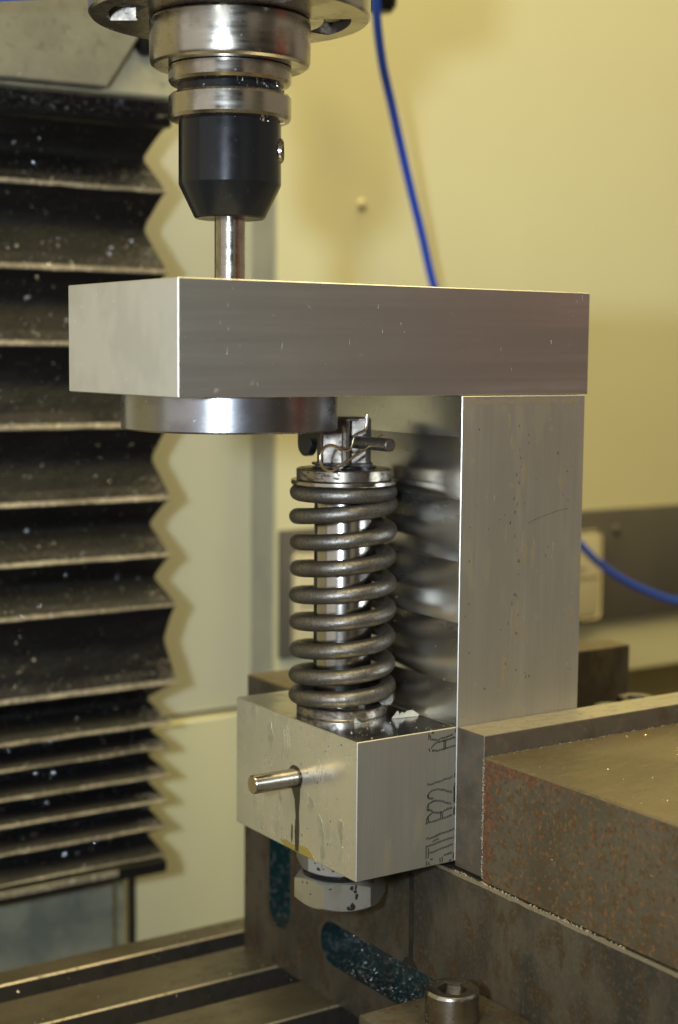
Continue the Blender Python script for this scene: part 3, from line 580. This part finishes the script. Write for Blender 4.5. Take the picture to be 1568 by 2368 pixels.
rnd = random.Random(6)
def nutspots(name, af, faces, base, m, lb):
    bm = B()
    for deg, u, z, ru, rz in faces:
        a = base_a+math.radians(deg); nv = Vector((math.cos(a), math.sin(a), 0)); tv = Vector((-nv.y, nv.x, 0)); c = Vector((KX, KY, z))+nv*af/2+tv*u
        t_ = B(); prism(t_, blob(0, 0, ru, rz, rnd.random(), 14, .4), 'x', -.1, .07)
        t_.transform(Matrix.Translation(c) @ Matrix((nv, tv, Vector((0, 0, 1)))).transposed().to_4x4()); merge(bm, t_)
    solo(name, bm, m, base, lb, 'oil spots', kind='stuff')
nutspots('oil_spots', 40.4, [(10, 2.2, -242.3, 1.0, 1.2), (10, 4.2, -242.2, .55, 1.6), (10, 3.9, -244.2, .8, .9), (10, 4.6, -246.6, .8, 1.9), (10, 2.8, -251.4, 1.2, 1.6), (10, .6, -252.4, .9, .9), (10, 1.8, -253.0, 2.2, .6), (-50, -5, -243, .45, .5), (-50, -1.5, -242.5, .5, .6), (-50, 1, -247.5, .55, .5), (10, -8.6, -242.4, .7, .4)], (KX, KY, -247), OIL, 'black oil spots on the faces of the lower nut')
nutspots('oil_spots', 39.6, [(-14, -8.5, -228, .5, .6), (-14, -8, -230.5, .5, .4), (-14, -5, -228.6, .9, .8), (-14, -6.2, -233.4, 1.0, .8), (-14, -3.6, -233.2, .4, .4), (-14, 1.2, -233.6, .8, .6), (-14, -2.8, -229.5, .4, .4)], (KX, KY, -231), OIL, 'black oil spots on the faces of the upper nut')
# ------------------------------------------------------------------ vice
t = thing('machine_vice', 'rusty steel machine vice gripping the bracket', 'vice', (148.8, 100, -332))
bm = B(); box(bm, 148.85, 371, -22, -1.25, -226.5, -158.3, .35, 0, 0)
for f in bm.faces:
    if f.normal.z > .99: f.material_index = 2
part('jaw_plate', bm, [JAW, CHAM, JAWTOP], t, 20)
bm = B(); box(bm, 149.0, 371, 110.2, 130, -226.5, -158.3, .6, 0, 0)
for f in bm.faces:
    if f.normal.z > .99: f.material_index = 1
part('jaw_plate', bm, [VICED, VICETOP], t, 20)
bm = B(); box(bm, 148.4, 371.5, -330, -22.1, -228.4, -168, .9, 0, 1)
for f in bm.faces:
    if f.normal.z > .99: f.material_index = 1
part('moving_jaw', bm, [VICE, VICETOP], t, 20)
bm = B(); box(bm, 148.8, 371.2, 130.1, 198, -228.4, -168.3, .8, 0, 1)
for f in bm.faces:
    if f.normal.z > .99: f.material_index = 1
part('fixed_jaw', bm, [VICED, VICETOP], t, 20)
# base with two slots cut in its end face: built as a plate with rounded openings
def stadium(y0, y1, z0, z1, k=10):
    """rounded at the low-z end when tall, at the high-y end when long"""
    out = []
    if (z1-z0) > (y1-y0):
        r = (y1-y0)/2; c = (y0+y1)/2
        out = [(y0, z1)]+[(c-r*math.cos(a), z0+r-r*math.sin(a)) for a in [PI*i/k for i in range(k+1)]]+[(y1, z1)]
    else:
        r = (z1-z0)/2; c = (z0+z1)/2
        out = [(y0, z0)]+[(y1-r+r*math.sin(a), c-r*math.cos(a)) for a in [PI*i/k for i in range(k+1)]]+[(y0, z1)]
    return out
bm = B(); tt = bmesh.new()
outer = [(-330, -332), (198, -332), (198, -228.6), (-330, -228.6)]
holes = [stadium(146.6, 169.4, -309, -240), stadium(-4, 114.5, -312, -288)]
es = []
for lp in [outer]+holes:
    vs = [tt.verts.new((147.3, a, b_)) for a, b_ in lp]
    es += [tt.edges.new((vs[i], vs[(i+1) % len(vs)])) for i in range(len(vs))]
bmesh.ops.triangle_fill(tt, use_beauty=True, edges=es)
r = bmesh.ops.extrude_face_region(tt, geom=list(tt.faces))
for v in r['geom']:
    if isinstance(v, bmesh.types.BMVert): v.co.x += 16
bmesh.ops.recalc_face_normals(tt, faces=tt.faces)
for f in tt.faces:
    c = f.calc_center_median()
    if 147.5 < c.x < 163 and (-324 < c.y < 190) and (-330 < c.z < -235): f.material_index = 1
merge(bm, tt)
box(bm, 163.4, 371, -330, 198, -332, -228.6, 0, 2)
for f in bm.faces:
    if f.material_index == 2 and f.normal.x > -.99: f.material_index = 0
    elif f.material_index == 2: f.material_index = 1
part('base', bm, [VICED, TEAL], t, 20)
bm = B()
rnd = random.Random(9); prev = None; top = []; lo = []
for k in range(120):
    y = 108-430*k/119
    top.append((y, -228.5)); lo.append((y, -230.2-.8*noise.noise((y*.15, 0, 1))))
prism(bm, top+lo[::-1], 'x', 147.22, 147.8); part('base_rim', bm, SLOTEDGE, t)
bm = B(); box(bm, 147.12, 147.28, 29.3, 33.0, -284, -240); prism(bm, [(25, -287.6), (38, -287.6), (36, -284.6), (32, -283), (28, -284.6)], 'x', 147.1, 147.28); part('dark_run', bm, OIL, t)  # plain dark stripe and arc on the base face, sharing the oil colour
bm = B(); rnd = random.Random(33)
for _ in range(300):
    y, z = rnd.uniform(-220, -24), rnd.uniform(-227, -169); s = rnd.choice((.25, .4, .6, .9))
    prism(bm, blob(y, z, s*rnd.uniform(.5, 1.3), s*rnd.uniform(.5, 1.6), rnd.random(), 9, .5), 'x', 148.31, 148.39)
o = part('rust_spot', bm, mat('brown_rust_spot', (.062, .034, .016), .05, .7), t); o['kind'] = 'stuff'
bm = B()
for k in range(160):
    z = -168.5-58*rnd.random()**.9; s = rnd.uniform(.12, .5)
    bmesh.ops.create_icosphere(bm, subdivisions=1, radius=s, matrix=Matrix.Translation((148.5, -22.4+rnd.gauss(0, .35), z)))
for k in range(200):
    y = rnd.uniform(-120, 0); s = rnd.uniform(.12, .45)
    bmesh.ops.create_icosphere(bm, subdivisions=1, radius=s, matrix=Matrix.Translation((148.0, y, -228.4+rnd.gauss(0, .3))))
for k in range(150):
    x = rnd.uniform(150, 371); s = rnd.uniform(.06, .26)
    bmesh.ops.create_icosphere(bm, subdivisions=1, radius=s, matrix=Matrix.Translation((x, -22.6-abs(rnd.gauss(0, .8)), -167.9)))
solo('chip_line', bm, mat('dull_seam_swarf', (.42, .39, .32), .7, .5), (148, -22, -228), 'fine pale chips caught along the seams of the vice jaw', 'metal chips', kind='stuff')
# bright knurled screws standing between the jaws
def capscrew(name, x, y, ztop, r, hh, shank, lb, grp, zb):
    t = thing(name, lb, 'screw', (x, y, zb), grp)
    bm = B(); n = 72; tt = bmesh.new(); rings = []
    for (rr, z, kn) in ((r*.80, ztop, 0), (r*.93, ztop, 0), (r*.985, ztop-.9, 0), (r, ztop-1.6, 0), (r, ztop-2, 1), (r, ztop-hh+1, 1), (r*.97, ztop-hh, 0), (shank, ztop-hh, 0), (shank, zb, 0)):
        rings.append([tt.verts.new((x+(rr-(.22*(i % 2)*kn))*math.cos(2*PI*i/n), y+(rr-(.22*(i % 2)*kn))*math.sin(2*PI*i/n), z)) for i in range(n)])
    for a, b_ in zip(rings, rings[1:]):
        for i in range(n): tt.faces.new((a[i], a[(i+1) % n], b_[(i+1) % n], b_[i]))
    # hexagon socket
    inner = []
    for i in range(n):
        a = 2*PI*i/n; d = ((a-.3) % (PI/3))-PI/6; inner.append(r*.50/math.cos(d))
    h1 = [tt.verts.new((x+inner[i]*math.cos(2*PI*i/n), y+inner[i]*math.sin(2*PI*i/n), ztop-.5)) for i in range(n)]
    h2 = [tt.verts.new((x+inner[i]*math.cos(2*PI*i/n), y+inner[i]*math.sin(2*PI*i/n), ztop-r*.75)) for i in range(n)]
    for a, b_ in ((h1, rings[0]), (h2, h1)):
        for i in range(n): tt.faces.new((a[i], a[(i+1) % n], b_[(i+1) % n], b_[i]))
    tt.faces.new(h2); bmesh.ops.recalc_face_normals(tt, faces=tt.faces); merge(bm, tt)
    part('screw_body', bm, STEEL, t, 24)
    return t
capscrew('clamp_screw', 115, -44, -264.8, 12.2, 16, 8, 'large knurled socket head screw at the bottom edge beside the vice', None, -316)
bm = B(); box(bm, 84, 146.5, -76, -14, -290, -281, 1.5, seg=2); box(bm, 84, 100, -76, -14, -331.8, -290.1, 1.2); solo('clamp_strap', bm, VICED, (115, -44, -332), 'dark strap clamp under the knurled socket head screw', 'clamp')
for x, y, lb in ((302, 52, 'left of two bright screw heads behind the front jaw'), (330, 62, 'right of two bright screw heads behind the front jaw')):
    capscrew('cap_screw', x, y, -177, 11.5, 12, 6, lb, 'screws between the vice jaws', -228.4)

# ------------------------------------------------------------------ hoses
HP = [(312, 318, 330), (318, 321, 297), (323.3, 325, 267.2), (330.3, 332, 246.1), (342.1, 342, 222.4), (358.6, 354, 198.5), (375.3, 366, 173.6), (393.6, 378, 144.5), (414, 390, 111), (432.6, 400, 75.9), (455, 405, 30), (485, 402, -30), (530, 392, -90), (577.3, 380, -138.9), (599.9, 380, -156.5), (625.4, 380, -171), (656.7, 380, -184.3), (693, 380, -195.2), (770, 380, -206)]
bm = B(); tube(bm, smoothpath(HP, 10), lambda s: 3.3, 16); solo('air_hose', bm, HOSE, (375, 366, 146), 'blue air hose curving down behind the bar and column', 'hose', smooth=60)
bm = B(); tube(bm, smoothpath([(-120, 200, 178), (2.9, 200, 197.9), (53, 200, 206.4), (90, 198, 212)], 8), 1.2, 12); solo('air_hose', bm, HOSE, (0, 200, 196), 'thin blue hose crossing the top left corner', 'hose', smooth=60)
bm = B(); lathe(bm, [(2, 255), (8, 256), (11, 260), (12, 268), (10, 274), (10, 300), (3, 300)], 334, 334, 32); solo('hose_fitting', bm, OXIDE, (334, 334, 255), 'dark round fitting beside the top of the blue hose', 'fitting')

# ------------------------------------------------------------------ shavings and chips
def flake(name, cx, cy, z, w, h, rot, lb, seed, thick=.3):
    t_ = bmesh.new(); n, k = 26, 10; rows = []; c, sn = math.cos(rot), math.sin(rot)
    for i in range(n+1):
        row = []; u = i/n
        top = h*(.30+.75*abs(noise.noise((u*3.1, seed, .5)))*1.9)*(.35+.65*math.sin(PI*min(1, u*1.05)**.8))
        for j in range(k+1):
            v = j/k; a = u*4.2+seed
            x = (u-.5)*w+1.1*math.sin(a*1.7)*v; y = 1.6*math.sin(a)+2.4*(v**1.5)*math.cos(a*.8)+.5*noise.noise((u*7, v*5, seed))
            zz_ = .15+top*(v-.22*v*v)+.25*noise.noise((u*9, v*6, seed+5))*v
            row.append(t_.verts.new((cx+x*c-y*sn, cy+x*sn+y*c, z+zz_)))
        rows.append(row)
    for a, b_ in zip(rows, rows[1:]):
        for j in range(k): t_.faces.new((a[j], a[j+1], b_[j+1], b_[j]))
    bmesh.ops.solidify(t_, geom=list(t_.faces), thickness=thick)
    bmesh.ops.recalc_face_normals(t_, faces=t_.faces); bm = B(); merge(bm, t_)
    solo(name, bm, FLAKE, (cx, cy, z), lb, 'plastic shaving', smooth=50)
flake('plastic_shaving', 138.5, 27, -158.2, 13.5, 7.5, -.45, 'curled clear plastic shaving on the block between spring and column', 4.3)
flake('plastic_shaving', 114.5, 29, -158.2, 8, 3.4, -.5, 'small flat clear shaving leaning on the bottom ring', 9.1)
def chips(name, m, gen, n, seed, s0, s1, lb, base):
    rnd = random.Random(seed); vs, fs = [], []
    for _ in range(n):
        c, nrm = gen(rnd); s = rnd.uniform(s0, s1)
        R3 = Matrix.Rotation(rnd.uniform(0, 6.28), 3, Vector((rnd.gauss(0, 1), rnd.gauss(0, 1), rnd.gauss(0, 1))).normalized())
        k = len(vs)
        L, Wd, H = s*rnd.uniform(.8, 2.2), s*rnd.uniform(.5, 1), s*.25
        for d in ((-L, -Wd, 0), (L*.9, -Wd*.6, H), (L, Wd, 0), (-L*.7, Wd*.8, H), (0, 0, -H*2)):
            vs.append(((Vector(c)+R3 @ Vector(d))-Vector(base))*MM)
        fs += [(k, k+1, k+2), (k, k+2, k+3), (k, k+4, k+1), (k+1, k+4, k+2), (k+2, k+4, k+3), (k+3, k+4, k)]
    me = bpy.data.meshes.new(name); me.from_pydata(vs, [], fs); me.materials.append(m)
    o = bpy.data.objects.new(name, me); col.objects.link(o); o.location = W(*base)
    o['label'] = lb; o['category'] = 'metal chips'; o['kind'] = 'stuff'
def on_bellows(rnd):
    i = rnd.choices(range(len(RZ)-1), [1.6 if k < 3 else 1 for k in range(len(RZ)-1)])[0]; za, zb = RZ[i][1], RZ[i+1][1]
    s = rnd.choice((rnd.uniform(.62, .99), rnd.uniform(.1, .99))); v = VX[i]
    q = math.sin(min(1, s)*PI)
    return (rnd.uniform(50, 186), 379.0+v*max(0, q)*1.1-.5, za-(za-zb)*s), None
chips('bellows_chips', CHIP, on_bellows, 2600, 1, .08, .52, 'bright specks of swarf strewn over the black bellows', (100, 380, 0))
chips('bellows_chips', CHIPW, on_bellows, 700, 2, .08, .4, 'yellowish specks of swarf clinging to the bellows folds', (100, 380, 0))
def on_end(rnd):
    i = rnd.randrange(len(RZ)-1); za, zb = RZ[i][1], RZ[i+1][1]; s = rnd.uniform(.68, .97); v = VX[i]
    x = RZ[i][0]-abs(rnd.gauss(0, 9))-v*(1-s)*2
    return (x, 380+v*(1-s)*2.2-.6, za-(za-zb)*s), None
chips('bellows_chips', mat('pale_dust_grain', (.42, .37, .26), .1, .5), on_end, 2600, 14, .10, .42, 'pale dust packed into the right hand ends of the bellows folds', (180, 380, 0))
def on_topframe(rnd): return (rnd.uniform(50, 190), 365.6, rnd.uniform(172, 187)), None
chips('frame_chips', CHIP, on_topframe, 600, 3, .08, .45, 'bright swarf specks on the strip above the bellows', (100, 366, 180))
def in_slots(rnd):
    if rnd.random() < .35: return (rnd.choice((163, 162.6)), rnd.uniform(147, 169), rnd.uniform(-308, -242)), None
    y = rnd.uniform(5, 114); k = rnd.random()
    return (162.8 if k < .5 else rnd.uniform(148, 163), y, rnd.uniform(-311, -289) if k < .5 else -311.6), None
chips('slot_chips', mat('dull_swarf', (.45, .45, .43), .9, .42), in_slots, 1500, 4, .08, .45, 'swarf specks stuck in the teal slots of the vice base', (155, 60, -311))
def on_table(rnd): return (rnd.uniform(-20, 146), rnd.uniform(40, 237), -331.6), None
chips('table_chips', CHIP, on_table, 110, 5, .12, .4, 'scattered swarf specks on the machine table', (60, 150, -332))
def on_jaw(rnd):
    if rnd.random() < .8: return (rnd.uniform(150, 300), rnd.uniform(-120, -24), -167.7), None
    return (148.2, rnd.uniform(-200, -24), rnd.uniform(-227, -170)), None
chips('jaw_chips', CHIPW, on_jaw, 120, 6, .08, .28, 'tiny swarf specks on the vice jaw', (200, -60, -168))
def on_block(rnd):
    k = rnd.random()
    if k < .55: return (rnd.uniform(95, 147), rnd.uniform(0, 34), -158.0), None
    if k < .8: return (91.0, rnd.uniform(2, 100), rnd.uniform(-222, -160)), None
    return (148.6, rnd.uniform(0, 100), rnd.uniform(-155, -10)), None
chips('block_chips', CHIP, on_block, 70, 8, .08, .26, 'tiny swarf specks on the aluminium block', (120, 10, -158))
def on_holder(rnd):
    a = rnd.uniform(-2.6, .3); return (SX+24.2*math.cos(a), SY+24.2*math.sin(a), rnd.choice((rnd.uniform(136.6, 139), rnd.uniform(122, 124)))), None
chips('holder_chips', CHIP, on_holder, 46, 12, .2, .7, 'swarf caught in the groove of the tool holder', (SX, SY, 124))
t = thing('red_reflector', 'unseen added red bin on a grey pedestal, seen only as a blush in the bar', 'red reflector', (555, -425, -332))  # added out of view only to reflect red into the bar's right end
bm = B(); box(bm, 480, 610, -490, -360, -30, 130, 6, seg=2); part('bin', bm, RED, t)
bm = B(); box(bm, 525, 585, -455, -395, -332, -30.2, 3); part('pedestal', bm, TRUNK, t)
